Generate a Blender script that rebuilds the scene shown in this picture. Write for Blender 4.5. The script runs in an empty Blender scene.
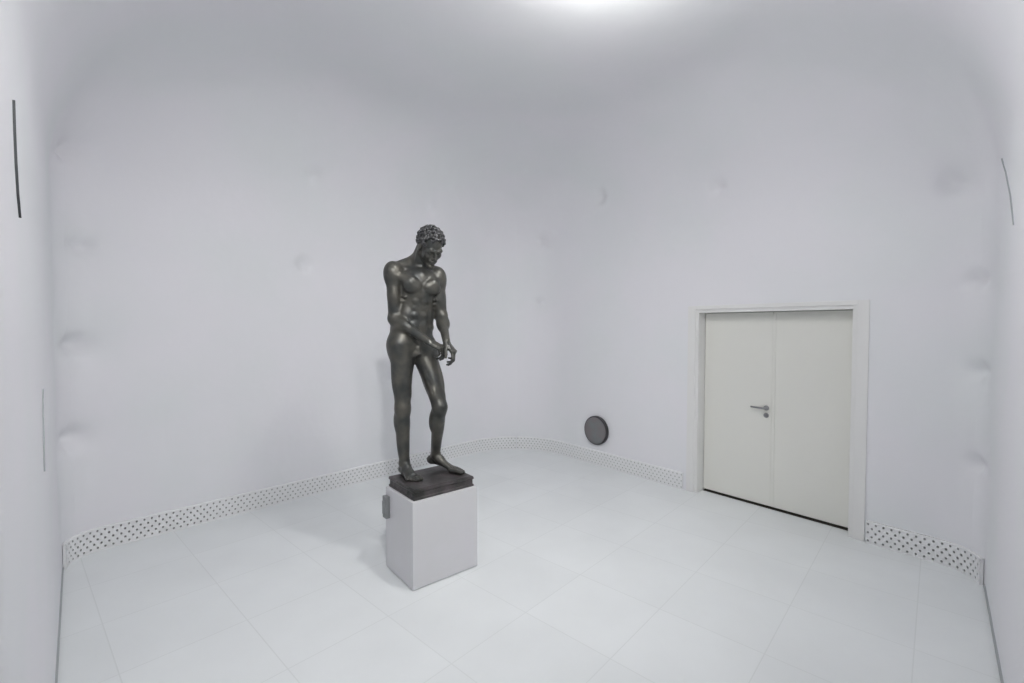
import bpy, bmesh, math
import numpy as np
from mathutils import Vector, Matrix

scene = bpy.context.scene
C = scene.collection
R = math.radians

# ------------------------------------------------------------------ helpers
def tag(o, label=None, cat=None, kind=None, group=None):
    if label: o['label'] = label
    if cat: o['category'] = cat
    if kind: o['kind'] = kind
    if group: o['group'] = group
    return o

def link(name, me, mat=None, parent=None, smooth=False, loc=None):
    if mat: me.materials.append(mat)
    if smooth:
        me.polygons.foreach_set('use_smooth', [True]*len(me.polygons)); me.update()
    o = bpy.data.objects.new(name, me); C.objects.link(o)
    if loc is not None:
        me.transform(Matrix.Translation(-Vector(loc)))
        o.location = loc
    if parent: 
        o.parent = parent
        o.location = o.location - parent.location
    return o

def obj(name, bm, mat=None, parent=None, smooth=False, loc=None):
    me = bpy.data.meshes.new(name)
    bmesh.ops.recalc_face_normals(bm, faces=bm.faces)
    bm.to_mesh(me); bm.free()
    return link(name, me, mat, parent, smooth, loc)

def empty(name, loc):
    o = bpy.data.objects.new(name, None); C.objects.link(o)
    o.location = loc; o.empty_display_size = .2
    return o

def mat(name, col, rough=.5, metal=0, noise=None, bump=None, spec=None, coat=0):
    m = bpy.data.materials.new(name); m.use_nodes = True
    nt = m.node_tree; b = nt.nodes['Principled BSDF']
    b.inputs['Base Color'].default_value = (*col, 1)
    b.inputs['Roughness'].default_value = rough
    b.inputs['Metallic'].default_value = metal
    if spec is not None: b.inputs['Specular IOR Level'].default_value = spec
    tc = nt.nodes.new('ShaderNodeTexCoord')
    if noise:
        scale, col2, lo, hi = noise
        n = nt.nodes.new('ShaderNodeTexNoise'); n.inputs['Scale'].default_value = scale
        n.inputs['Detail'].default_value = 4
        nt.links.new(tc.outputs['Object'], n.inputs['Vector'])
        r = nt.nodes.new('ShaderNodeMapRange')
        r.inputs['From Min'].default_value = lo; r.inputs['From Max'].default_value = hi
        nt.links.new(n.outputs['Fac'], r.inputs['Value'])
        mx = nt.nodes.new('ShaderNodeMix'); mx.data_type = 'RGBA'
        mx.inputs['A'].default_value = (*col, 1); mx.inputs['B'].default_value = (*col2, 1)
        nt.links.new(r.outputs['Result'], mx.inputs['Factor'])
        nt.links.new(mx.outputs['Result'], b.inputs['Base Color'])
    if bump:
        scale, strength, dist = bump
        n = nt.nodes.new('ShaderNodeTexNoise'); n.inputs['Scale'].default_value = scale
        n.inputs['Detail'].default_value = 3
        nt.links.new(tc.outputs['Object'], n.inputs['Vector'])
        bp = nt.nodes.new('ShaderNodeBump'); bp.inputs['Strength'].default_value = strength
        bp.inputs['Distance'].default_value = dist
        nt.links.new(n.outputs['Fac'], bp.inputs['Height'])
        nt.links.new(bp.outputs['Normal'], b.inputs['Normal'])
    return m

M_wall = mat('wall_membrane', (.76,.755,.785), .6, noise=(1.1,(.735,.75,.765),.4,.65), bump=(3,.12,.05), spec=.3)
M_ceil = mat('ceiling_membrane', (.70,.70,.70), .6, bump=(3,.12,.05), spec=.3)
M_grille = mat('grille_white', (.775,.78,.785), .45)
M_back = mat('grille_cavity_shade', (.40,.41,.40), .9)
M_gap = mat('shadow_gap', (.36,.38,.39), .8)  # even grey standing in for shade in narrow gaps; also colours the faint seams
M_slit = mat('slit_dark', (.07,.075,.08), .8)
M_door = mat('door_lacquer', (.72,.72,.675), .4)
M_frame = mat('door_frame_paint', (.74,.74,.73), .5)
M_void = mat('door_gap_shade', (.035,.03,.022), .8)
M_steel = mat('brushed_steel', (.30,.30,.31), .35, .9)
M_plinth = mat('plinth_paint', (.60,.595,.62), .5, noise=(2.5,(.585,.585,.60),.4,.6))
M_disc = mat('speaker_cloth_grey', (.17,.185,.19), .75, noise=(6,(.18,.165,.17),.4,.6), bump=(300,.3,.002))
M_rim = mat('speaker_rim_shade', (.035,.034,.037), .5)  # near-black: the shade on the drum's side is put into the colour
M_grey = mat('sensor_grey', (.20,.21,.215), .5)
M_bronze = mat('patinated_bronze', (.052,.055,.054), .40, .5, noise=(9,(.105,.10,.085),.35,.7), bump=(90,.25,.002))
M_hair = mat('patinated_bronze_dark', (.055,.055,.06), .38, .5, noise=(25,(.09,.09,.09),.35,.7), bump=(120,.3,.002))
M_basebr = mat('patinated_bronze_base', (.032,.032,.030), .42, .45, noise=(7,(.095,.083,.085),.4,.65), bump=(45,.5,.004))
M_house = mat('lamp_housing_white', (.7,.7,.7), .4)
def emis(name, col, s):
    m = bpy.data.materials.new(name); m.use_nodes = True
    b = m.node_tree.nodes['Principled BSDF']
    b.inputs['Base Color'].default_value = (.8,.8,.8,1)
    b.inputs['Emission Color'].default_value = (*col,1); b.inputs['Emission Strength'].default_value = s
    return m

# ------------------------------------------------------------------ room plan
HC = 4.05; COVE = 1.15
# corner: x, y, radius ; wall following it
PLAN = [(-3.57,3.64,.28),(.092,7.415,.9),(3.49,3.39,.28),(1.75,1.483,.12),(1.75,-2.3,.1),(-1.05,-2.3,.1),(-1.05,.945,.12)]
NAMES = ['wall_back','wall_right','wall_front','wall_entrance_right','wall_entrance_rear','wall_entrance_left','wall_left']
N = len(PLAN)
DL, DR, DT = .13, 1.60, 2.03                    # door opening along the right wall
P0 = Vector((1.943,5.229,0)); DB = Vector((.646,-.763,0)).normalized(); NB = Vector((-DB.y*-1*-1, 0, 0))
NB = Vector((DB.y, -DB.x, 0))                   # into the room
if NB.dot(Vector((0,0,0))-P0) < 0: NB = -NB

def plan_ring(inset):
    """rounded outline moved inwards by inset: one list of points per wall"""
    V = [Vector((p[0],p[1])) for p in PLAN]
    cen = Vector((0,3.5))
    dirs = [(V[(i+1)%N]-V[i]).normalized() for i in range(N)]
    nor = []
    for i in range(N):
        d = dirs[i]; nor.append(Vector((d.y,-d.x)))     # plan runs clockwise: interior on the right
    off = []
    for i in range(N):
        a, b = i-1, i
        p1 = V[i]+nor[a]*inset; p2 = V[i]+nor[b]*inset
        d1, d2 = dirs[a], dirs[b]
        den = d1.x*d2.y-d1.y*d2.x
        t = ((p2.x-p1.x)*d2.y-(p2.y-p1.y)*d2.x)/den
        off.append(p1+d1*t)
    arcs = []
    for i in range(N):
        d1, d2 = dirs[i-1], dirs[i]
        turn = d1.x*d2.y-d1.y*d2.x
        ang = math.acos(max(-1,min(1,d1.dot(d2))))
        r = PLAN[i][2]
        r = r+(.75 if i < 3 else 0)*inset/COVE if turn < 0 else r+inset
        t = r*math.tan(ang/2)
        s = off[i]-d1*t
        n1 = nor[i-1] if turn < 0 else -nor[i-1]
        c = s+n1*r
        M = 24 if PLAN[i][2] > .5 else 12
        pts = []
        for k in range(M+1):
            a = ang*k/M*(-1 if turn < 0 else 1)
            v = s-c
            pts.append(c+Vector((v.x*math.cos(a)-v.y*math.sin(a), v.x*math.sin(a)+v.y*math.cos(a))))
        arcs.append(pts)
    walls = []
    for i in range(N):
        a = arcs[i]; b = arcs[(i+1)%N]
        h = len(a)//2; hb = len(b)//2
        s, e = a[-1], b[0]
        L0 = (V[(i+1)%N]-V[i]).length
        n = max(4, int(L0/(.022 if i in (0,1) else .05)))
        fr = [k/n for k in range(1,n)]
        if i == 1 :
            # fractions where the door edges fall (taken from the inset-0 outline)
            fr += list(DOORFR)
            fr = sorted(fr)
        mid = [s.lerp(e,f) for f in fr]
        walls.append(a[h:]+mid+b[:hb+1])
    return walls

# door edge fractions on the straight stretch of the right wall
DOORFR = []
_w = plan_ring(0)[1]
V1 = Vector((PLAN[1][0],PLAN[1][1])); V2 = Vector((PLAN[2][0],PLAN[2][1]))
def _sf():
    arc_n = 12
    w = plan_ring(0)[1]
    s = w[12]; e = w[len(w)-1-6]
    d = (e-s); L = d.length; d.normalize()
    return s, e, d, L
s_, e_, d_, L_ = _sf()
DOORFR = [ (Vector((P0.x,P0.y))-s_).dot(d_)/L_ + x/L_ for x in (DL,DR) ]
DB = Vector((d_.x,d_.y,0)); 
foot = s_+d_*((Vector((P0.x,P0.y))-s_).dot(d_))
P0 = Vector((foot.x,foot.y,0))
NB = Vector((d_.y,-d_.x,0))                     # into the room
def WB(s, n, z):                                # point on the right wall: along, out into the room, up
    return P0+DB*s+NB*n+Vector((0,0,z))

zs = [HC-COVE]
rows = []                                       # (inset, z)
zl = list(np.linspace(0, DT, 80))+list(np.linspace(DT, HC-COVE, 36))[1:]
for z in zl: rows.append((0,z))
for k in range(1,31):
    a = math.pi/2*k/30
    rows.append((COVE*(1-math.cos(a)), HC-COVE+COVE*math.sin(a)))
rings = {}
for ins, z in rows:
    if ins not in rings: rings[ins] = plan_ring(ins)

# pulled-in tufts and puckers of the membrane: x, y, z, depth, radius
DIM = [(-3.44,3.66,3.22,.06,.08),(-3.46,3.76,2.49,.04,.07),(-3.46,3.73,1.70,.06,.08),(-3.50,3.66,.95,.05,.10),
       (3.36,3.56,2.95,.045,.09),(3.45,3.43,2.19,.035,.07),(3.46,3.41,1.52,.035,.07),(3.46,3.40,.82,.035,.07),
       (1.24,6.06,3.50,.04,.07),(.46,6.92,3.10,.04,.08),(.40,6.92,2.2,.025,.07),(-2.18,5.07,3.45,.025,.09),(-2.23,5.02,2.51,.03,.08),
       (2.2,4.93,3.3,.03,.08),(-1.1,6.2,3.4,.025,.08)]
def snap(x,y,z):                                 # nearest point of the wall surface at that height
    row = min(rows, key=lambda q: abs(q[1]-z))
    best = min((p for w in rings[row[0]] for p in w), key=lambda p: (p.x-x)**2+(p.y-y)**2)
    return Vector((best.x,best.y,z))
DIM = [(snap(*d[:3]),d[3]*2.0,d[4]*.62) for d in DIM]

def build_wall(i):
    me = bpy.data.meshes.new(NAMES[i])
    verts, faces = [], []
    ncol = len(rings[0][i])
    for ins, z in rows:
        ring = rings[ins][i]
        for j in range(ncol):
            p = ring[j]
            v = Vector((p.x,p.y,z))
            if i in (0,1,2,6):
                rp = rings[ins][i-1]; rn = rings[ins][(i+1)%N]
                a = ring[j-1] if j > 0 else rp[-2]
                b = ring[j+1] if j < ncol-1 else rn[1]
                t = (b-a).normalized(); out = Vector((-t.y,t.x,0))
                for c,dp,rr in DIM:
                    q = (v-c); dz = q.z
                    dd = math.hypot(q.x,q.y)
                    if abs(dz) < .5 and dd < .6:
                        v = v+out*(dp*math.exp(-(dd*dd+dz*dz)/(2*rr*rr))+dp*.30*math.exp(-(dd*dd*.6+dz*dz*1.2)/(2*(rr*3.4)**2)))
            verts.append(v)
    doorcol = []
    if i == 1:
        for j in range(ncol):
            p = rings[0][1][j]
            s = (Vector((p.x,p.y,0))-P0).dot(DB)
            doorcol.append(s)
    for r in range(len(rows)-1):
        for j in range(ncol-1):
            if i == 1:
                sm = (doorcol[j]+doorcol[j+1])/2
                if DL < sm < DR and rows[r+1][1] <= DT+1e-4 and rows[r][0] == 0: continue
            a = r*ncol+j
            faces.append((a,a+1,a+ncol+1,a+ncol))
    me.from_pydata([tuple(v) for v in verts], [], faces)
    o = link(NAMES[i], me, M_wall, smooth=True)
    return o
WL = {'wall_back':'white stretched wall on the left behind the statue','wall_right':'white wall with the double door',
      'wall_front':'white side wall right of the double door','wall_left':'white side wall at the left edge of the photo',
      'wall_entrance_right':'white wall of the entrance passage on the right','wall_entrance_rear':'white rear wall of the entrance passage',
      'wall_entrance_left':'white wall of the entrance passage on the left'}
for i in range(N):
    tag(build_wall(i), WL[NAMES[i]], 'wall', 'structure')

bm = bmesh.new()
top = rings[rows[-1][0]]
pts = []
for w in top: pts += w[:-1]
bm.faces.new([bm.verts.new((p.x,p.y,HC)) for p in pts])
bmesh.ops.triangulate(bm, faces=bm.faces)
tag(obj('ceiling', bm, M_wall), 'white ceiling curving softly into the walls', 'ceiling', 'structure')

# floor : large pale tiles, joints run with the back wall
bm = bmesh.new()
pts = []
for w in rings[0]: pts += w[:-1]
top = [bm.verts.new((p.x*1.0,p.y,0)) for p in pts]
f = bm.faces.new(top)
r = bmesh.ops.extrude_face_region(bm, geom=[f])
for v in r['geom']:
    if isinstance(v, bmesh.types.BMVert): v.co.z = -.08
M_floor = bpy.data.materials.new('floor_tiles'); M_floor.use_nodes = True
nt = M_floor.node_tree; pb = nt.nodes['Principled BSDF']
tc = nt.nodes.new('ShaderNodeTexCoord'); mp = nt.nodes.new('ShaderNodeMapping'); mp.vector_type = 'TEXTURE'
mp.inputs['Location'].default_value = (1.383,3.438,0)
mp.inputs['Rotation'].default_value = (0,0,R(47.5))
nt.links.new(tc.outputs['Object'], mp.inputs['Vector'])
br = nt.nodes.new('ShaderNodeTexBrick')
br.offset = 0; br.squash = 1
br.inputs['Scale'].default_value = 1
br.inputs['Brick Width'].default_value = .62; br.inputs['Row Height'].default_value = .62
br.inputs['Mortar Size'].default_value = .004; br.inputs['Mortar Smooth'].default_value = .5
br.inputs['Color1'].default_value = (.775,.80,.805,1); br.inputs['Color2'].default_value = (.755,.78,.785,1)
br.inputs['Mortar'].default_value = (.695,.72,.72,1)
nt.links.new(mp.outputs['Vector'], br.inputs['Vector'])
nz = nt.nodes.new('ShaderNodeTexNoise'); nz.inputs['Scale'].default_value = 1.6; nz.inputs['Detail'].default_value = 5
nt.links.new(tc.outputs['Object'], nz.inputs['Vector'])
mr = nt.nodes.new('ShaderNodeMapRange'); mr.inputs['From Min'].default_value = .35; mr.inputs['From Max'].default_value = .65
mr.inputs['To Min'].default_value = .955; mr.inputs['To Max'].default_value = 1.0
nt.links.new(nz.outputs['Fac'], mr.inputs['Value'])
vm = nt.nodes.new('ShaderNodeVectorMath'); vm.operation = 'SCALE'
nt.links.new(br.outputs['Color'], vm.inputs[0]); nt.links.new(mr.outputs['Result'], vm.inputs['Scale'])
nt.links.new(vm.outputs['Vector'], pb.inputs['Base Color'])
pb.inputs['Roughness'].default_value = .42; pb.inputs['Specular IOR Level'].default_value = .35
tag(obj('floor', bm, M_floor), 'pale large-format tiled floor', 'floor', 'structure')

# ------------------------------------------------------------------ ventilated skirting of the two far walls
def resample(line, step):
    out = [line[0].copy()]; need = step
    i = 0; p = line[0].copy()
    while i < len(line)-1:
        seg = (line[i+1]-p).length
        if seg >= need:
            p = p+(line[i+1]-p).normalized()*need; out.append(p.copy()); need = step
        else:
            need -= seg; i += 1; p = line[i].copy()
    return out

def grille(name, line, label):
    step = .0130; zc = .035
    pts = resample(line, step*2)
    n = len(pts)
    bm = bmesh.new()
    cache = {}
    nrows = 5; z0 = .008
    def nrm(i):
        a = pts[max(i-1,0)]; b = pts[min(i+1,n-1)]; t = (b-a).normalized()
        return Vector((t.y,-t.x))
    OUT = .024
    def V(i, k, out=OUT):
        key = (i,k,out)
        if key not in cache:
            p = pts[i]+nrm(i)*out
            cache[key] = bm.verts.new((p.x,p.y,z0+k*zc))
        return cache[key]
    for i in range(n-1):
        for k in range(nrows):
            a,b,c,d = V(i,k),V(i+1,k),V(i+1,k+1),V(i,k+1)
            if (i+k) % 2 == 0:
                ce = (a.co+b.co+c.co+d.co)/4
                tx = (b.co-a.co).normalized()*.0125; tz = Vector((0,0,.0145))
                nn = nrm(i); back = Vector((-nn.x,-nn.y,0))*.004
                ringf, ringb = [], []
                for q in range(8):
                    an = R(225+45*q)
                    p = ce+tx*(math.cos(an)*.66)+tz*(math.sin(an)*.66)
                    ringf.append(bm.verts.new(p)); ringb.append(bm.verts.new(p+back))
                # corners sit at q = 0, 2, 4, 6
                cor = [a,b,c,d]
                for q in range(4):
                    r0,r1,r2 = ringf[2*q],ringf[(2*q+1)%8],ringf[(2*q+2)%8]
                    bm.faces.new((cor[q],cor[(q+1)%4],r2,r1)); bm.faces.new((cor[q],r1,r0))
                for q in range(8):
                    bm.faces.new((ringf[q],ringf[(q+1)%8],ringb[(q+1)%8],ringb[q]))
            else:
                bm.faces.new((a,b,c,d))
    # top ledge, bottom kick and a backing coloured darker as the shade in the cavity
    T = {}
    def W(i, key, out, z):
        kk = (i,key)
        if kk not in T:
            p = pts[i]+nrm(i)*out; T[kk] = bm.verts.new((p.x,p.y,z))
        return T[kk]
    zt = z0+nrows*zc; dark = []
    for i in range(n-1):
        bm.faces.new((V(i,nrows),V(i+1,nrows),W(i+1,'r',OUT-.002,zt+.006),W(i,'r',OUT-.002,zt+.006)))
        bm.faces.new((W(i,'r',OUT-.002,zt+.006),W(i+1,'r',OUT-.002,zt+.006),W(i+1,'t',-.002,zt+.008),W(i,'t',-.002,zt+.008)))
        bm.faces.new((W(i,'b',OUT,0),W(i+1,'b',OUT,0),V(i+1,0),V(i,0)))
        dark.append(bm.faces.new((W(i,'d',.004,0),W(i+1,'d',.004,0),W(i+1,'e',.004,zt+.004),W(i,'e',.004,zt+.004))))
    for i in (0,n-1):
        bm.faces.new((W(i,'b',OUT,0),W(i,'d',.004,0),W(i,'e',.004,zt+.004),W(i,'r',OUT-.002,zt+.006)))
    idx = [f.index for f in dark]
    for f in dark: f.material_index = 1
    me = bpy.data.meshes.new(name); bm.to_mesh(me); bm.free()
    me.materials.append(M_grille); me.materials.append(M_back)
    o = bpy.data.objects.new(name, me); C.objects.link(o)
    tag(o, label, 'skirting grille', 'structure')
    return o

wb = rings[0][0]; wr = rings[0][1]
grille('baseboard_back', rings[0][6][-6:-1]+wb, 'white perforated ventilation skirting along the foot of the left back wall')
def s_of(p): return (Vector((p.x,p.y,0))-P0).dot(DB)
g1 = [p for p in wr if s_of(p) < DL-.115 or False] 
g1.append(Vector((WB(DL-.10,0,0).x, WB(DL-.10,0,0).y)))
g2 = [Vector((WB(DR+.10,0,0).x, WB(DR+.10,0,0).y))]+[p for p in wr if s_of(p) > DR+.11]+rings[0][2][1:6]
grille('baseboard_right', g1, 'white perforated skirting between the back corner and the door')
grille('baseboard_right_end', g2, 'white perforated skirting right of the door').name = 'baseboard_side'

def strip(name, line, label):
    bm = bmesh.new(); prev = None
    n = len(line)
    for i,p in enumerate(line):
        a = line[max(i-1,0)]; b = line[min(i+1,n-1)]; t = (b-a).normalized(); nn = Vector((t.y,-t.x))
        q = [p+nn*-.002, p+nn*.009]
        cur = [bm.verts.new((q[1].x,q[1].y,.001)),bm.verts.new((q[1].x,q[1].y,.016)),bm.verts.new((q[0].x,q[0].y,.020)),bm.verts.new((q[0].x,q[0].y,.001))]
        if prev:
            for k in range(4): bm.faces.new((prev[k],cur[k],cur[(k+1)%4],prev[(k+1)%4]))
        else: bm.faces.new(cur)
        prev = cur
    bm.faces.new(prev)
    tag(obj(name, bm, M_gap), label, 'wall foot gap', 'structure')  # raised strip whose grey draws the shade of a gap under the wall
strip('gap_strip_left', rings[0][6][2:-5], 'thin grey strip standing in for the shaded gap at the foot of the left side wall')
strip('gap_strip_front', rings[0][2][5:-2], 'thin grey strip standing in for the shaded gap at the foot of the right side wall')

# open seams in the membrane
def seam(name, pts, w, label):
    bm = bmesh.new(); prev = None; n = len(pts)
    for i,(p,nn) in enumerate(pts):
        t = i/(n-1); ww = w*math.sin(math.pi*(.06+.88*t))
        p = Vector(p); nn = Vector(nn)
        side = Vector((-nn.y,nn.x,0)).normalized()
        cur = [bm.verts.new(p+side*ww+nn*-.002),bm.verts.new(p+side*ww*.6+nn*.006),bm.verts.new(p-side*ww*.6+nn*.006),bm.verts.new(p-side*ww+nn*-.002)]
        if prev:
            for k in range(4): bm.faces.new((prev[k],cur[k],cur[(k+1)%4],prev[(k+1)%4]))
        else: bm.faces.new(cur)
        prev = cur
    bm.faces.new(prev)
    tag(obj(name, bm, M_slit if 'dark' in label else M_gap, smooth=False), label, 'seam', 'structure')
def wall_pt(i, x):                               # point of wall i outline at given x
    w = rings[0][i]
    for a,b in zip(w[:-1],w[1:]):
        if min(a.x,b.x) <= x <= max(a.x,b.x) and abs(a.x-b.x) > 1e-6:
            f = (x-a.x)/(b.x-a.x); t = (b-a).normalized()
            p = a.lerp(b,f); return p, Vector((t.y,-t.x))
    raise ValueError
def seam_on(name, i, xz, w, label):
    pts = []
    for x,z in xz:
        p,nn = wall_pt(i,x); pts.append(((p.x,p.y,z),(nn.x,nn.y,0)))
    seam(name, pts, w, label)
seam_on('trim_1', 6, [(-1.430,2.49),(-1.428,2.40),(-1.436,2.31),(-1.455,2.23),(-1.49,2.17)], .0048, 'dark curved slit in the left side wall')
seam_on('trim_2', 6, [(-2.13,1.56),(-2.10,1.44),(-2.08,1.32),(-2.075,1.20)], .008, 'faint upright seam in the left side wall')
seam_on('trim_3', 2, [(3.20,2.94),(3.0,2.78),(2.80,2.58),(2.66,2.38)], .010, 'faint curved seam high in the right side wall')

# ------------------------------------------------------------------ generic bits
def box_bm(bm, o, ax, ay, az, sx, sy, sz, bevel=0):
    """box from corner o spanning sx*ax, sy*ay, sz*az"""
    vs = []
    for k in (0,1):
        for (a,b) in ((0,0),(1,0),(1,1),(0,1)):
            vs.append(bm.verts.new(o+ax*(sx*a)+ay*(sy*b)+az*(sz*k)))
    fs = [bm.faces.new([vs[i] for i in q]) for q in ((0,1,2,3),(4,5,6,7),(0,1,5,4),(1,2,6,5),(2,3,7,6),(3,0,4,7))]
    if bevel:
        es = set(); [es.update(f.edges) for f in fs]
        bmesh.ops.recalc_face_normals(bm, faces=fs)
        bmesh.ops.bevel(bm, geom=list(es), offset=bevel, segments=2, affect='EDGES', profile=.6)
    return bm
Z = Vector((0,0,1))
def disc_bm(bm, c, ax, r0, profile, seg=48):
    """lathe: profile = [(radius, along axis)]"""
    ax = ax.normalized(); u = ax.cross(Z).normalized() if abs(ax.z) < .9 else Vector((1,0,0)); v = ax.cross(u)
    prev = None
    for r,h in profile:
        if r < 1e-6: ring = [bm.verts.new(c+ax*h)]
        else: ring = [bm.verts.new(c+ax*h+u*(math.cos(2*math.pi*k/seg)*r)+v*(math.sin(2*math.pi*k/seg)*r)) for k in range(seg)]
        if prev:
            if len(ring) == 1 and len(prev) > 1:
                for k in range(seg): bm.faces.new((prev[k],prev[(k+1)%seg],ring[0]))
            elif len(prev) == 1 and len(ring) > 1:
                for k in range(seg): bm.faces.new((prev[0],ring[k],ring[(k+1)%seg]))
            else:
                for k in range(seg): bm.faces.new((prev[k],prev[(k+1)%seg],ring[(k+1)%seg],ring[k]))
        prev = ring
    return bm

# ------------------------------------------------------------------ double door
dr = empty('door_1', WB((DL+DR)/2,0,0))
tag(dr, 'white double door with steel lever handle in the right wall', 'door', 'structure')
RC = .14                                        # recess
def prism_frame(s0,s1,z1,inner,n0,n1,head=None):
    head = head or inner
    """three-sided frame: outer s0..s1, z1; inner offset"""
    bm = bmesh.new()
    box_bm(bm, WB(s0,n0,0), DB, NB, Z, inner, n1-n0, z1, .003)
    box_bm(bm, WB(s1-inner,n0,0), DB, NB, Z, inner, n1-n0, z1, .003)
    box_bm(bm, WB(s0+inner,n0,z1-head), DB, NB, Z, s1-s0-2*inner, n1-n0, head, .003)
    return bm
obj('architrave', prism_frame(DL-.085,DR+.085,DT+.04,.085,-.002,.012,.04), M_frame, dr)
obj('door_frame', prism_frame(DL-.02,DR+.02,DT+.02,.055,-RC-.05,-.002), M_frame, dr)
bm = bmesh.new()
box_bm(bm, WB(DL-.05,-RC-.10,-.01), DB, NB, Z, DR-DL+.1, .03, DT+.1)
obj('door_backing', bm, M_void, dr)  # near-black sheet drawing the darkness beyond the door gaps
bm = bmesh.new()
box_bm(bm, WB(DL,-RC+.004,-.02), DB, NB, Z, DR-DL, RC-.004, .0205)
obj('floor_reveal', bm, M_floor, dr)
bm = bmesh.new()
box_bm(bm, WB(DL+.036,-RC-.07,-.02), DB, NB, Z, DR-DL-.072, .074, .026)  # near-black strip stands in for the shade in the slot under the leaves
obj('gap_shade', bm, M_void, dr)
mid = (DL+DR)/2+.01
i0, i1 = DL+.04, DR-.04
leafs = []
for (a,b) in ((i0,mid-.0025),(mid+.0025,i1)):
    bm = bmesh.new()
    box_bm(bm, WB(a,-RC-.042,.026), DB, NB, Z, b-a, .042, DT-.040-.026, .004)
    leafs.append(obj('door_leaf', bm, M_door, dr))
# rebate strip covering the joint, on the right leaf
bm = bmesh.new(); box_bm(bm, WB(mid+.0,-RC+.0005,.03), DB, NB, Z, .028, .006, DT-.085, .002)
ast = obj('meeting_strip', bm, M_door, leafs[1])
# handle on the left leaf
hs = mid-.052
bm = bmesh.new(); disc_bm(bm, WB(hs,-RC,1.02), NB, 0, [(0,0),(.026,0),(.026,.007),(.023,.009),(.011,.010),(.0105,.045),(0,.047)], 24)
def tube(bm, pts, rad, seg=10):
    prev = None
    for i,p in enumerate(pts):
        a = pts[max(i-1,0)]; b = pts[min(i+1,len(pts)-1)]; t = (b-a).normalized()
        u = t.cross(Z) if abs(t.z) < .9 else t.cross(Vector((1,0,0))); u.normalize(); v = t.cross(u)
        r = rad[i] if isinstance(rad,(list,tuple)) else rad
        ring = [bm.verts.new(p+u*(math.cos(2*math.pi*k/seg)*r)+v*(math.sin(2*math.pi*k/seg)*r)) for k in range(seg)]
        if prev:
            for k in range(seg): bm.faces.new((prev[k],prev[(k+1)%seg],ring[(k+1)%seg],ring[k]))
        else: bm.faces.new(ring)
        prev = ring
    bm.faces.new(prev)
tube(bm, [WB(hs,-RC+.03,1.02),WB(hs-.004,-RC+.044,1.02),WB(hs-.02,-RC+.048,1.02),WB(hs-.08,-RC+.047,1.021),WB(hs-.135,-RC+.044,1.023)], [.0105,.0115,.011,.0095,.009])
o = obj('lever_handle', bm, M_steel, leafs[0], smooth=True); tag(o, 'steel lever handle')
bm = bmesh.new(); disc_bm(bm, WB(hs,-RC,.945), NB, 0, [(0,0),(.025,0),(.025,.007),(.022,.009),(.010,.009),(.009,.014),(0,.014)], 24)
o = obj('keyhole_rose', bm, M_steel, leafs[0], smooth=False); tag(o, 'round steel keyhole rose')
for lf in leafs:                                 # leaves already carry the door's offset
    for ch in lf.children:
        ch.location = Vector((0,0,0))
        
# ------------------------------------------------------------------ round grey drum on the wall
dc = WB(-1.235, -.002, .465)
sp = empty('wall_speaker', dc)
tag(sp, 'round dark grey drum-shaped fitting mounted low on the wall left of the double door', 'wall speaker')
bm = bmesh.new(); disc_bm(bm, dc, NB, 0, [(0,0),(.182,0),(.190,.008),(.192,.042),(.190,.050),(.182,.055),(.176,.052),(0,.052)], 64)
obj('housing', bm, M_rim, sp, smooth=False)
bm = bmesh.new(); disc_bm(bm, dc, NB, 0, [(0,.0525),(.174,.0525),(.176,.056),(.168,.061),(.10,.065),(0,.067)], 64)
obj('front_cover', bm, M_disc, sp, smooth=True)

# ------------------------------------------------------------------ plinth
PA = R(39.3); PU = Vector((math.cos(PA),math.sin(PA),0)); PV = Vector((-math.sin(PA),math.cos(PA),0))
PC = Vector((-.688,3.178,0)); PH = .622
LU, LV = .545, .44
pl = empty('plinth', PC+PU*LU/2+PV*LV/2)
tag(pl, 'plain pale grey box plinth standing on the floor under the bronze statue', 'plinth')
bm = bmesh.new(); box_bm(bm, PC+Z*.006, PU, PV, Z, LU, LV, PH-.006, .004)
obj('plinth_box', bm, M_plinth, pl)
bm = bmesh.new(); box_bm(bm, PC+PU*.012+PV*.012, PU, PV, Z, LU-.024, LV-.024, .0062)
o = obj('recessed_foot', bm, M_gap, pl)
bm = bmesh.new(); box_bm(bm, PC+PU*-.034+PV*(LV-.075)+Z*.40, PU, PV, Z, .036, .06, .165, .006)
box_bm(bm, PC+PU*-.040+PV*(LV-.066)+Z*.43, PU, PV, Z, .008, .042, .10, .002)
o = obj('sensor_box', bm, M_grey, pl); tag(o, 'small grey box on the plinth side')

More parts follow.
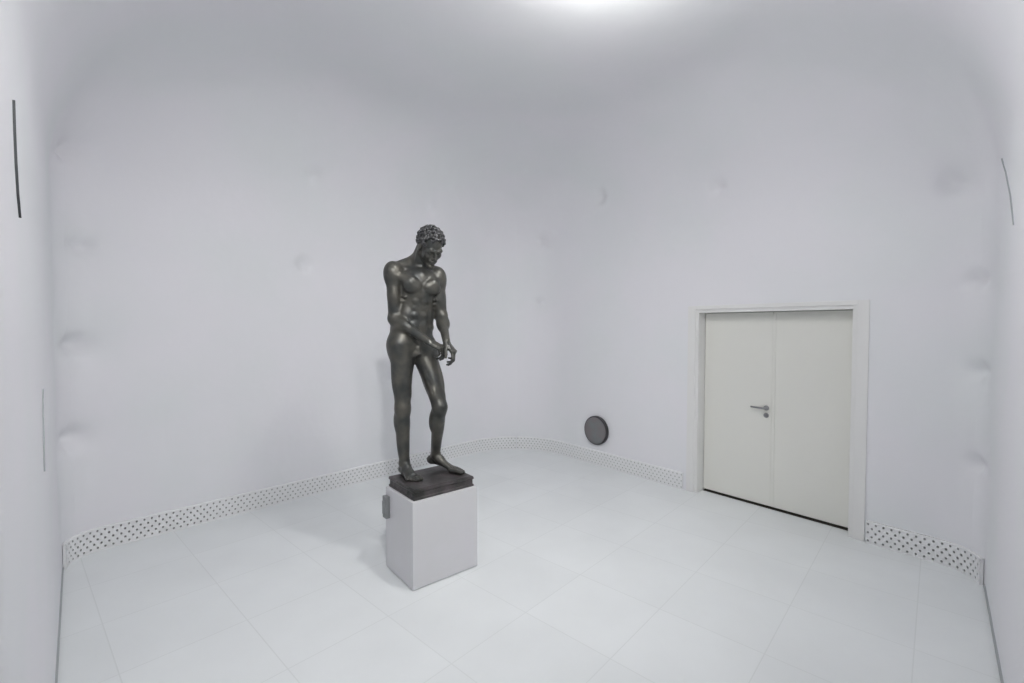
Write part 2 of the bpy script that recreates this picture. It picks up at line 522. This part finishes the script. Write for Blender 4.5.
# ------------------------------------------------------------------ implicit surface modelling of the figure
def nv(a):
    a = np.asarray(a, float); return a/np.linalg.norm(a)
class Field:
    def __init__(s, lo, hi, h):
        s.lo = np.array(lo, float); s.h = h
        s.n = np.ceil((np.array(hi)-s.lo)/h).astype(int)+1
        s.f = np.full(s.n, .08, np.float32)
        s.ax = [ (s.lo[i]+h*np.arange(s.n[i])).astype(np.float32) for i in range(3)]
    def box(s, lo, hi):
        a = np.clip(np.floor((np.array(lo)-s.lo)/s.h).astype(int), 0, s.n)
        b = np.clip(np.ceil((np.array(hi)-s.lo)/s.h).astype(int)+1, 0, s.n)
        sl = tuple(slice(a[i],b[i]) for i in range(3))
        return sl, s.ax[0][sl[0]][:,None,None], s.ax[1][sl[1]][None,:,None], s.ax[2][sl[2]][None,None,:]
    def comb(s, sl, d, k, sub):
        f = s.f[sl]
        if sub: 
            d = -d; h = np.maximum(k-np.abs(f-d),0)/k; s.f[sl] = np.maximum(f,d)+h*h*k*.25
        else:
            h = np.maximum(k-np.abs(f-d),0)/k; s.f[sl] = np.minimum(f,d)-h*h*k*.25
    def cone(s, a, b, ra, rb, k=.02, sub=False):
        a = np.array(a,float); b = np.array(b,float); m = max(ra,rb)+k+.012
        sl,X,Y,Zz = s.box(np.minimum(a,b)-m, np.maximum(a,b)+m)
        if 0 in s.f[sl].shape: return
        d = b-a; L2 = float(d@d)
        t = np.clip(((X-a[0])*d[0]+(Y-a[1])*d[1]+(Zz-a[2])*d[2])/L2,0,1)
        q = np.sqrt((X-a[0]-t*d[0])**2+(Y-a[1]-t*d[1])**2+(Zz-a[2]-t*d[2])**2)-(ra+(rb-ra)*t)
        s.comb(sl, q.astype(np.float32), k, sub)
    def ell(s, c, fr, rad, k=.02, sub=False):
        c = np.array(c,float); m = max(rad)+k+.012
        sl,X,Y,Zz = s.box(c-m, c+m)
        if 0 in s.f[sl].shape: return
        F,L,U = fr
        x = X-c[0]; y = Y-c[1]; z = Zz-c[2]
        p = [(x*v[0]+y*v[1]+z*v[2]) for v in (F,L,U)]
        k0 = np.sqrt(sum((p[i]/rad[i])**2 for i in range(3)))
        k1 = np.sqrt(sum((p[i]/rad[i]**2)**2 for i in range(3)))
        q = k0*(k0-1)/np.maximum(k1,1e-6)
        s.comb(sl, q.astype(np.float32), k, sub)
    def mesh(s, name):
        f = s.f; h = s.h; n = f.shape
        ins = f < 0
        cs = np.zeros((n[0]-1,n[1]-1,n[2]-1), np.int8)
        for dx in (0,1):
            for dy in (0,1):
                for dz in (0,1):
                    cs += ins[dx:n[0]-1+dx,dy:n[1]-1+dy,dz:n[2]-1+dz]
        act = np.argwhere((cs > 0)&(cs < 8))
        acc = np.zeros((len(act),3)); cnt = np.zeros(len(act))
        corners = [(i,j,k) for i in (0,1) for j in (0,1) for k in (0,1)]
        for c1 in corners:
            for axis in range(3):
                if c1[axis]: continue
                c2 = list(c1); c2[axis] = 1
                v1 = f[act[:,0]+c1[0],act[:,1]+c1[1],act[:,2]+c1[2]]
                v2 = f[act[:,0]+c2[0],act[:,1]+c2[1],act[:,2]+c2[2]]
                m = (v1 < 0) != (v2 < 0)
                t = np.where(m, v1/np.where(m, v1-v2, 1), 0)
                p = np.tile(np.array(c1,float),(len(act),1)); p[:,axis] += t
                acc += p*m[:,None]; cnt += m
        pos = s.lo+(act+acc/cnt[:,None])*h
        idx = -np.ones(cs.shape, np.int64); idx[act[:,0],act[:,1],act[:,2]] = np.arange(len(act))
        quads = []
        for axis in range(3):
            sl1 = [slice(None)]*3; sl2 = [slice(None)]*3
            sl1[axis] = slice(0,-1); sl2[axis] = slice(1,None)
            a = ins[tuple(sl1)]; b = ins[tuple(sl2)]
            e = np.argwhere(a != b)
            o1, o2 = [i for i in range(3) if i != axis]
            ok = (e[:,o1] > 0)&(e[:,o2] > 0)&(e[:,o1] < n[o1]-1)&(e[:,o2] < n[o2]-1)
            e = e[ok]
            flip = a[e[:,0],e[:,1],e[:,2]]
            def g(d1,d2):
                q = e.copy(); q[:,o1] -= d1; q[:,o2] -= d2
                return idx[q[:,0],q[:,1],q[:,2]]
            q = np.stack([g(0,0),g(1,0),g(1,1),g(0,1)],1)
            if axis == 1: flip = ~flip
            q[flip] = q[flip][:,::-1]
            quads.append(q)
        q = np.concatenate(quads)
        q = q[:, ::-1]
        me = bpy.data.meshes.new(name)
        me.vertices.add(len(pos)); me.vertices.foreach_set('co', pos.astype(np.float32).ravel())
        me.loops.add(q.size); me.loops.foreach_set('vertex_index', q.ravel().astype(np.int32))
        me.polygons.add(len(q)); me.polygons.foreach_set('loop_start', np.arange(0,q.size,4,dtype=np.int32))
        me.polygons.foreach_set('loop_total', np.full(len(q),4,np.int32))
        me.update(calc_edges=True); me.validate()
        # surface points all belong to one connected body; two gentle relaxations
        return me

def frame(az, pitch=0, roll=0):
    a, p, r = R(az), R(pitch), R(roll)
    F = np.array([math.sin(a)*math.cos(p), -math.cos(a)*math.cos(p), -math.sin(p)])
    L = np.array([math.cos(a), math.sin(a), 0.]); U = np.cross(F,L)
    L2 = L*math.cos(r)+U*math.sin(r); U2 = np.cross(F,L2)
    return F,L2,U2
def off(c, fr, f=0, l=0, u=0): return np.array(c,float)+fr[0]*f+fr[1]*l+fr[2]*u
def limbframe(a, b, az):
    U = nv(np.array(a)-np.array(b)); F = frame(az)[0]; F = nv(F-U*(F@U)); return F, np.cross(U,F), U
A = np.array
# joints, metres
rhip=A([-.848,3.575,1.700]); lhip=A([-.700,3.675,1.675]); rknee=A([-.834,3.53,1.222]); lknee=A([-.556,3.565,1.225])
rank=A([-.833,3.57,.785]);  lank=A([-.612,3.700,.812])
pel=A([-.775,3.625,1.762]); wai=A([-.752,3.635,1.93]); che=A([-.728,3.63,2.125])
rsh=A([-.897,3.54,2.258]); lsh=A([-.597,3.70,2.238]); nek=A([-.742,3.655,2.315]); hed=A([-.618,3.535,2.452])
relb=A([-.900,3.56,1.905]);  rwri=A([-.612,3.435,1.728])
lelb=A([-.560,3.70,1.925]); lwri=A([-.488,3.465,1.728])

B = Field((-1.12,3.20,.68),(-.30,3.98,2.66),.0042)
fp = frame(38); fw = frame(32,4); fc = frame(26,10,-5)
# --- torso
B.ell(che, fc, (.108,.150,.185), .03)
B.ell(off(che,fc,-.02,0,.08), fc, (.085,.165,.09), .04)
B.ell(wai, fw, (.092,.132,.15), .05)
B.ell(off(pel,fp,0,0,-.01), fp, (.098,.150,.115), .05)
for s in (-1,1):
    B.ell(off(pel,fp,-.060,s*.072,-.055), fp, (.092,.088,.105), .025)          # buttock
    B.ell(off(che,fc,-.045,s*.105,-.03), fc, (.06,.052,.15), .03)            # back muscle
    B.ell(off(wai,fw,0,s*.088,-.01), fw, (.070,.052,.11), .025)              # flank
    B.ell(off(pel,fp,-.02,s*.105,.05), fp, (.085,.062,.115), .04)
    B.ell(off(pel,fp,.022,s*.122,.075), fp, (.062,.040,.036), .014)           # hip roll
    B.ell(off(che,fc,.078,s*.070,.036), fc, (.048,.078,.062), .008)          # chest muscle
    B.cone(off(che,fc,.075,s*.09,.075), off(rsh if s<0 else lsh,fc,.02,s*.0,-.02), .036,.036,.03)
    B.cone(off(nek,fc,-.03,s*.02,.02), off(rsh if s<0 else lsh,fc,-.015,0,.035), .062,.034,.05)   # trapezius
    B.cone(off(nek,fc,.045,s*.015,-.035), off(rsh if s<0 else lsh,fc,.015,0,.040), .012,.012,.018) # collar bone
    for k,(uu,ff,rr) in enumerate(((-.075,.083,.028),(-.130,.078,.028),(-.190,.074,.028))):        # abdominal blocks
        c = off(che,fc,ff,s*.032,uu) if k < 2 else off(wai,fw,.072,s*.032,.005)
        B.ell(c, fw, (.022,.031,.027), .010)
    B.ell(off(wai,fw,.066,s*.034,-.075), fw, (.028,.034,.05), .014)
    for k in range(3):                                                        # rib muscle
        B.ell(off(che,fc,.052-.018*k,s*(.112+.006*k),-.055-.035*k), fc, (.026,.022,.014), .010)
    B.cone(off(pel,fp,.088,s*.105,.055), off(pel,fp,.085,s*.02,-.075), .008,.008,.02, sub=True)     # groin line
B.cone(off(che,fc,.118,0,.09), off(che,fc,.112,0,-.02), .004,.005,.014, sub=True)
B.cone(off(che,fc,.104,0,-.06), off(wai,fw,.097,0,-.05), .003,.003,.012, sub=True)
B.cone(off(che,fc,-.112,0,.10), off(wai,fw,-.092,0,-.06), .008,.010,.03, sub=True)
B.ell(off(wai,fw,.096,0,-.062), fw, (.010,.006,.008), .008, sub=True)         # navel
B.ell(off(pel,fp,.060,0,-.075), fp, (.045,.05,.05), .03)
B.cone(off(pel,fp,.098,.0,-.085), off(pel,fp,.108,.004,-.125), .017,.013,.012)
B.ell(off(pel,fp,.088,-.012,-.125), fp, (.022,.020,.025), .01); B.ell(off(pel,fp,.088,.014,-.122), fp, (.022,.020,.025), .01)
# --- legs
def leg(hip, kne, ank, s, az_t, az_s, big=1.0):
    t = limbframe(hip,kne,az_t); c = limbframe(kne,ank,az_s)
    P = lambda u: hip+(kne-hip)*u
    Q = lambda u: kne+(ank-kne)*u
    B.cone(hip, kne, .094*big, .056, .04)
    B.ell(off(P(.02),t,-.005,s*.050,0), t, (.080,.060,.10), .04)
    B.ell(off(P(.42),t,.030,0,0), t, (.045,.050,.19), .015)
    B.ell(off(P(.46),t,.012,s*.047,0), t, (.048,.041,.18), .014)
    B.ell(off(P(.76),t,.020,-s*.034,0), t, (.033,.028,.075), .012)
    B.ell(off(P(.80),t,.022,s*.032,0), t, (.030,.026,.060), .012)
    B.ell(off(P(.22),t,-.002,-s*.045,0), t, (.060,.042,.13), .025)
    B.ell(off(P(.48),t,-.036,0,0), t, (.042,.058,.18), .02)
    B.ell(off(kne,t,.034,0,.004), t, (.022,.026,.032), .014)                  # kneecap
    B.ell(off(kne,c,.026,0,-.045), c, (.018,.018,.026), .016)
    B.ell(off(kne,c,.0,0,-.02), c, (.044,.050,.045), .02)
    B.cone(kne, ank, .051+.12*(big-1), .033+.12*(big-1), .03)
    if big > 1: B.ell(off(Q(.50),c,-.014,s*.018,0), c, (.036,.030,.16), .03)
    B.ell(off(Q(.27),c,-.026,-s*.024,0), c, (.044,.036,.11), .014)
    B.ell(off(Q(.24),c,-.028,s*.027,0), c, (.042,.037,.105), .014)
    B.ell(off(Q(.35),c,.012,s*.018,0), c, (.026,.024,.13), .014)
    B.cone(off(Q(.5),c,-.030,0,0), off(ank,c,-.034,0,-.02), .024, .012, .025)
    B.ell(off(ank,c,.0,-s*.028,.012), c, (.014,.010,.018), .022)
    B.ell(off(ank,c,-.008,s*.029,.002), c, (.014,.010,.018), .022)
def foot(ank, az, s, pitch, sole, K=1.0):
    """s: +1 left foot (outer side = +L)"""
    f = frame(az, pitch); g = frame(az)
    f = (f[0]*K,f[1]*(1+(K-1)*.5),f[2]); g = (g[0]*K,g[1],g[2]); fe = frame(az, pitch)
    B.cone(ank, off(ank,f,.035,0,-.018), .034,.032,.02)
    B.ell(off(ank,fe,-.036,0,-.048), fe, (.036,.031,.034), .02)                 # heel
    B.cone(off(ank,f,.03,-s*.006,-.022), off(ank,f,.115,-s*.016,-.052), .030,.020,.02)
    B.cone(off(ank,fe,-.02,s*.012,-.055), off(ank,f,.11,s*.030,-.062), .024,.016,.02)
    B.cone(off(ank,f,.04,s*.010,-.035), off(ank,f,.12,s*.010,-.058), .026,.016,.02)
    ball = off(ank,f,.125,0,-.062)
    L = [(-.034,.068,.0150),(-.010,.068,.0108),(.009,.060,.0102),(.026,.050,.0098),(.041,.040,.0095)]
    for i,(l,ln,r) in enumerate(L):
        st = off(ball,f,(.006,.012,.008,-.002,-.014)[i],s*l,0); st[2] = max(st[2], sole+r+.004)
        kn = off(st,g,ln*.5,s*l*.08,.004); kn[2] = sole+r+.006
        tp = off(st,g,ln,s*l*.12,0); tp[2] = sole+r
        B.cone(st,kn,r*1.12,r,.008); B.cone(kn,tp,r,r*1.02,.006)
leg(rhip,rknee,rank,-1,34,30,1.04); leg(lhip,lknee,lank,1,46,56,1.0)
SOLE = .700
foot(rank,36,-1,3,SOLE,1.12); foot(lank,66,1,12,SOLE,1.38)
# --- arms
def arm(sh, el, wr, az_u, az_f, s):
    u = limbframe(sh,el,az_u); f = limbframe(el,wr,az_f)
    P = lambda t: sh+(el-sh)*t
    Q = lambda t: el+(wr-el)*t
    B.ell(off(sh,u,-.002,s*.012,-.015), u, (.068,.064,.095), .022)
    B.cone(sh, el, .060, .044, .03)
    B.ell(off(P(.52),u,.020,0,0), u, (.042,.044,.095), .014)
    B.ell(off(P(.45),u,-.024,s*.010,0), u, (.040,.044,.12), .014)
    B.ell(off(el,u,-.010,0,0), u, (.040,.044,.038), .018)
    B.cone(el, wr, .043, .027, .03)
    B.ell(off(Q(.25),f,.010,s*.012,0), f, (.041,.039,.085), .016)
    B.ell(off(Q(.30),f,-.012,-s*.008,0), f, (.039,.037,.09), .016)
    B.ell(off(Q(.97),f,0,0,0), f, (.022,.028,.03), .014)
arm(rsh,relb,rwri,10,60,-1); arm(lsh,lelb,lwri,30,60,1)
def hand(w, D, Nn, left, curls, spread=0.10, thumb=(.7,.55,.35), k=.007):
    D = nv(D); Nn = A(Nn,float); Nn = nv(Nn-D*(Nn@D))
    S = np.cross(Nn,D) if left else np.cross(D,Nn)
    fr = (Nn,S,D); G = 1.13
    B.ell(w+D*.05, fr, (.016,.034,.050), .014)
    mc = [(.031,.100),(.0105,.105),(-.0105,.100),(-.030,.090)]
    seg = [(.046,.029,.023),(.051,.033,.024),(.047,.030,.023),(.037,.022,.020)]
    for i in range(4):
        l,dn = mc[i]
        b = w+D*dn+S*l
        B.cone(w+D*.012+S*l*.6, b, .013,.0125,.012)
        B.ell(b-Nn*.004, fr, (.0115,.0115,.0115), .008)
        d = nv(D+S*(l*spread*10)); tot = 0; p = b; r = (.0100,.0104,.0098,.0088)[i]
        for j in range(3):
            tot += curls[i][j]
            dd = d*math.cos(R(tot))+Nn*math.sin(R(tot))
            q = p+dd*seg[i][j]*G
            B.cone(p,q,r,r*.93,.005); p = q; r *= .93
    B.ell(w+D*.035+S*.026+Nn*.008, fr, (.018,.020,.036), .014)
    p = w+D*.038+S*.034+Nn*.010
    d = nv(D*thumb[0]+S*thumb[1]+Nn*thumb[2]); e = nv(d*1.0+D*.45+Nn*.25); g = nv(e+D*.3+Nn*.3)
    for dd,ln,ra,rb in ((d,.036,.014,.0125),(e,.032,.0122,.0110),(g,.026,.0110,.0092)):
        q = p+dd*ln; B.cone(p,q,ra,rb,.007); p = q
hand(rwri, (.86,-.05,-.42), (-.35,.40,-.85), False, [(38,45,25),(48,50,30),(55,52,30),(60,50,30)], thumb=(.75,.35,.45))
hand(lwri, (.60,-.36,-.78), (-.75,.25,-.45), True, [(25,40,25),(35,52,30),(42,56,32),(50,55,35)], thumb=(.8,.45,.3))
# --- neck and head
fh = frame(40,40,6)
HS = 1.10
H = lambda f,l,u: off(hed,fh,f*HS,l*HS,u*HS)
B.cone(nek-A([0,0,.02]), H(-.035,0,-.045), .066,.060,.03)
B.cone(off(nek,fc,-.03,0,.0), H(-.068,-.005,.0), .058,.050,.03)
B.cone(off(nek,fc,.045,-.018,-.035), H(-.03,-.060,-.03), .014,.020,.016)
B.cone(off(nek,fc,.045,.018,-.035), H(-.03,.060,-.03), .014,.020,.016)
B.ell(H(-.008,0,.030), fh, (0.1078,0.0847,0.0946), .02)
B.ell(H(.035,0,-.040), fh, (0.0638,0.0660,0.0858), .025)
for s in (-1,1):
    B.cone(H(-.010,s*.056,-.050), H(.066,s*.014,-.112), .018,.017,.018)
    B.ell(H(.062,s*.044,-.032), fh, (0.0242,0.0198,0.0242), .018)
    B.cone(H(.070,s*.054,.004), H(.084,s*.034,.015), .010,.010,.018)
    B.cone(H(.084,s*.034,.015), H(.089,s*.010,.008), .010,.008,.018)
    B.ell(H(.100,s*.031,-.006), fh, (0.0176,0.0209,0.0121), .009, sub=True)
    B.ell(H(.078,s*.031,-.006), fh, (0.0149,0.0176,0.0138), .003)
    B.cone(H(.080,s*.046,.000), H(.090,s*.020,-.000), .0035,.0035,.003)
    B.ell(H(.096,s*.011,-.042), fh, (0.0110,0.0088,0.0077), .006)
    B.ell(H(-.004,s*.076,-.012), fh, (0.0209,0.0099,0.0341), .006)
B.ell(H(.080,0,-.112), fh, (0.0209,0.0253,0.0176), .012)
B.cone(H(.090,0,.008), H(.112,0,-.036), .0085,.0115,.008)
B.ell(H(.088,0,-.066), fh, (0.0176,0.0330,0.0220), .014)
B.ell(H(.101,0,-.0635), fh, (0.0088,0.0253,0.0060), .004)
B.ell(H(.099,0,-.0755), fh, (0.0088,0.0209,0.0066), .004)
B.cone(H(.109,.018,-.0695), H(.109,-.018,-.0695), .0016,.0016,.003, sub=True)
# --- level soles on the bronze slab
zz = B.ax[2]
kk = np.maximum(B.f, (.6985-zz)[None,None,:]); B.f = kk.astype(np.float32)

SB = A([-.617,3.525,PH])
st = empty('statue', tuple(SB))
tag(st, 'life-size dark bronze statue of a nude young man looking down, on the pale plinth', 'statue')
me = B.mesh('figure')
fig = link('figure', me, M_bronze, st, smooth=True); 
fig.location = -Vector(SB)
md = fig.modifiers.new('relax','SMOOTH'); md.factor = .5; md.iterations = 2

# --- hair : short wavy locks
Hf = Field(tuple(hed-.17), tuple(hed+.17), .003)
Hf.ell(H(-.012,0,.038), fh, (.1010,.0810,.0880), .01)
rng = np.random.RandomState(5)
ng = 135; ga = math.pi*(3-math.sqrt(5))
for i in range(ng):
    y = 1-2*(i+.5)/ng; r = math.sqrt(1-y*y); th = ga*i
    d = A([r*math.cos(th), r*math.sin(th), y])             # f, l, u
    lim = .22+.36*max(d[0],0) if d[0] > -.1 else -.55
    if abs(d[1]) > .75 and d[0] > -.15: lim = -.05
    if d[2] < lim: continue
    c = A([d[0]*.102-.010, d[1]*.082, d[2]*.090+.036])
    n = nv(d); t = nv(np.cross(n, rng.normal(size=3))); b = np.cross(n,t)
    rr = .0150+.004*rng.rand(); pr = None
    for k in range(7):
        a = k/6*math.pi*1.5; q = c+(t*math.cos(a)+b*math.sin(a))*(rr*(1-.10*k))+n*(.0022*k-.002)
        if pr is not None: Hf.cone(H(*pr), H(*q), .0085,.0070,.003)
        pr = q
# keep the face and neck clear
Hf.ell(H(.095,0,-.055), fh, (.082,.082,.093), .008, sub=True)
me = Hf.mesh('hair'); hr = link('hair', me, M_hair, st, smooth=True); hr.location = -Vector(SB)
tag(hr, 'short curly bronze hair')
md = hr.modifiers.new('relax','SMOOTH'); md.factor = .4; md.iterations = 1

# --- bronze slab under the feet
bm = bmesh.new()
o0 = Vector((-.685,3.213,0)); LU2, LV2 = .505, .41
rngb = np.random.RandomState(3)
prof = [(-.000,PH),( .000,PH+.012),(.006,PH+.018),(.006,PH+.048),(-.002,PH+.058),(.002,PH+.074),(.010,.6995),(.045,.700)]
prev = None; first = None
def rect(ins, z, nseg=14):
    pts = []
    cs = [o0+PU*ins+PV*ins, o0+PU*(LU2-ins)+PV*ins, o0+PU*(LU2-ins)+PV*(LV2-ins), o0+PU*ins+PV*(LV2-ins)]
    for a in range(4):
        for k in range(nseg): pts.append(cs[a].lerp(cs[(a+1)%4],k/nseg)+Z*z)
    return pts
nzs = rngb.normal(size=(len(prof),56))*.0012
for pi,(ins,z) in enumerate(prof):
    pts = rect(ins,z)
    if 1 < pi < 6:
        cc = (pts[0]+pts[28])/2
        pts = [p+(p-cc).normalized()*float(nzs[pi][k]) for k,p in enumerate(pts)]
    ring = [bm.verts.new(p) for p in pts]
    if prev:
        for k in range(len(ring)): bm.faces.new((prev[k],prev[(k+1)%len(ring)],ring[(k+1)%len(ring)],ring[k]))
    else: bm.faces.new(ring)
    prev = ring
bm.faces.new(prev)
b = obj('base', bm, M_basebr, st); b.location = -Vector(SB); tag(b, 'rough rectangular bronze slab')

# ------------------------------------------------------------------ ceiling light
def lamp(x, y, r, e, label, drop=.14, col=(1,.985,.96)):
    c = Vector((x,y,HC))
    t = empty('pendant_light', c); tag(t, label, 'ceiling light')
    bm = bmesh.new(); disc_bm(bm, c, -Z, 0, [(0,-.01),(.055,-.01),(.055,.018),(.05,.022),(.009,.024),(.009,drop-.02),(.045,drop-.015),(.05,drop),(0,drop)], 32)
    obj('canopy_and_stem', bm, M_house, t)
    pr = [(0,drop-.004)]+[(r*math.sin(math.pi*k/14),drop+.05-.054*math.cos(math.pi*k/14)) for k in range(1,14)]+[(0,drop+.104)]
    bm = bmesh.new(); disc_bm(bm, c, -Z, 0, pr, 48)
    obj('opal_shade', bm, emis('lamp_opal', col, e), t, smooth=True)
    return t
lamp(.58,2.56,.15, 128, 'flat opal pendant light nearest the statue', .20)

def fill_spot(x, y, drop, aim, power, label, angle=97):  # unseen fixture, added to make the far walls brighter than the side walls
    c = Vector((x,y,HC)); h = c-Z*drop; d = (Vector(aim)-h).normalized()
    t = empty('fill_spot', c); tag(t, label, 'fill_spot')
    bm = bmesh.new(); disc_bm(bm, c, -Z, 0, [(0,-.01),(.05,-.01),(.05,.03),(.011,.034),(.011,drop-.05),(0,drop-.05)], 24)
    obj('mounting_stem', bm, M_house, t)
    bm = bmesh.new(); disc_bm(bm, h, d, 0, [(0,-.10),(.06,-.09),(.085,-.02),(.095,.10),(.090,.10),(.078,.0),(0,-.03)], 40)
    obj('lamp_head', bm, M_house, t, smooth=False)
    ld = bpy.data.lights.new('fill_spot_bulb','SPOT'); ld.energy = power; ld.spot_size = R(angle); ld.spot_blend = 1
    ld.shadow_soft_size = .06; ld.color = (1,.99,.98)
    lo = bpy.data.objects.new('fill_spot_bulb', ld); C.objects.link(lo); lo.parent = t
    lo.location = h+d*.17-c; lo.rotation_euler = d.to_track_quat('-Z','Y').to_euler()
fill_spot(.10,.15,.30,(-1.5,5.2,.7), 265, 'unseen ceiling spot added to brighten the left back wall behind the statue')
fill_spot(.55,.10,.30,(.9,6.2,.8), 95, 'unseen ceiling spot added to brighten the wall left of the double door', 80)

w = bpy.data.worlds.new('w'); scene.world = w; w.use_nodes = True
w.node_tree.nodes['Background'].inputs['Color'].default_value = (.5,.5,.5,1)

# ------------------------------------------------------------------ camera
cam = bpy.data.cameras.new('camera'); co = bpy.data.objects.new('camera', cam); C.objects.link(co)
co.location = (0,0,1.84); co.rotation_euler = (R(90-1.786),0,0)
cam.sensor_width = 36; cam.lens = 36*465/1024; cam.clip_start = .02
scene.camera = co
scene.view_settings.view_transform = 'Standard'; scene.view_settings.look = 'None'
scene.view_settings.exposure = 0.0; scene.view_settings.gamma = 1
scene.view_settings.use_curve_mapping = False
scene.cycles.max_bounces = 10; scene.cycles.diffuse_bounces = 8; scene.cycles.glossy_bounces = 4
scene.cycles.use_denoising = True
scene.cycles.caustics_reflective = False; scene.cycles.caustics_refractive = False
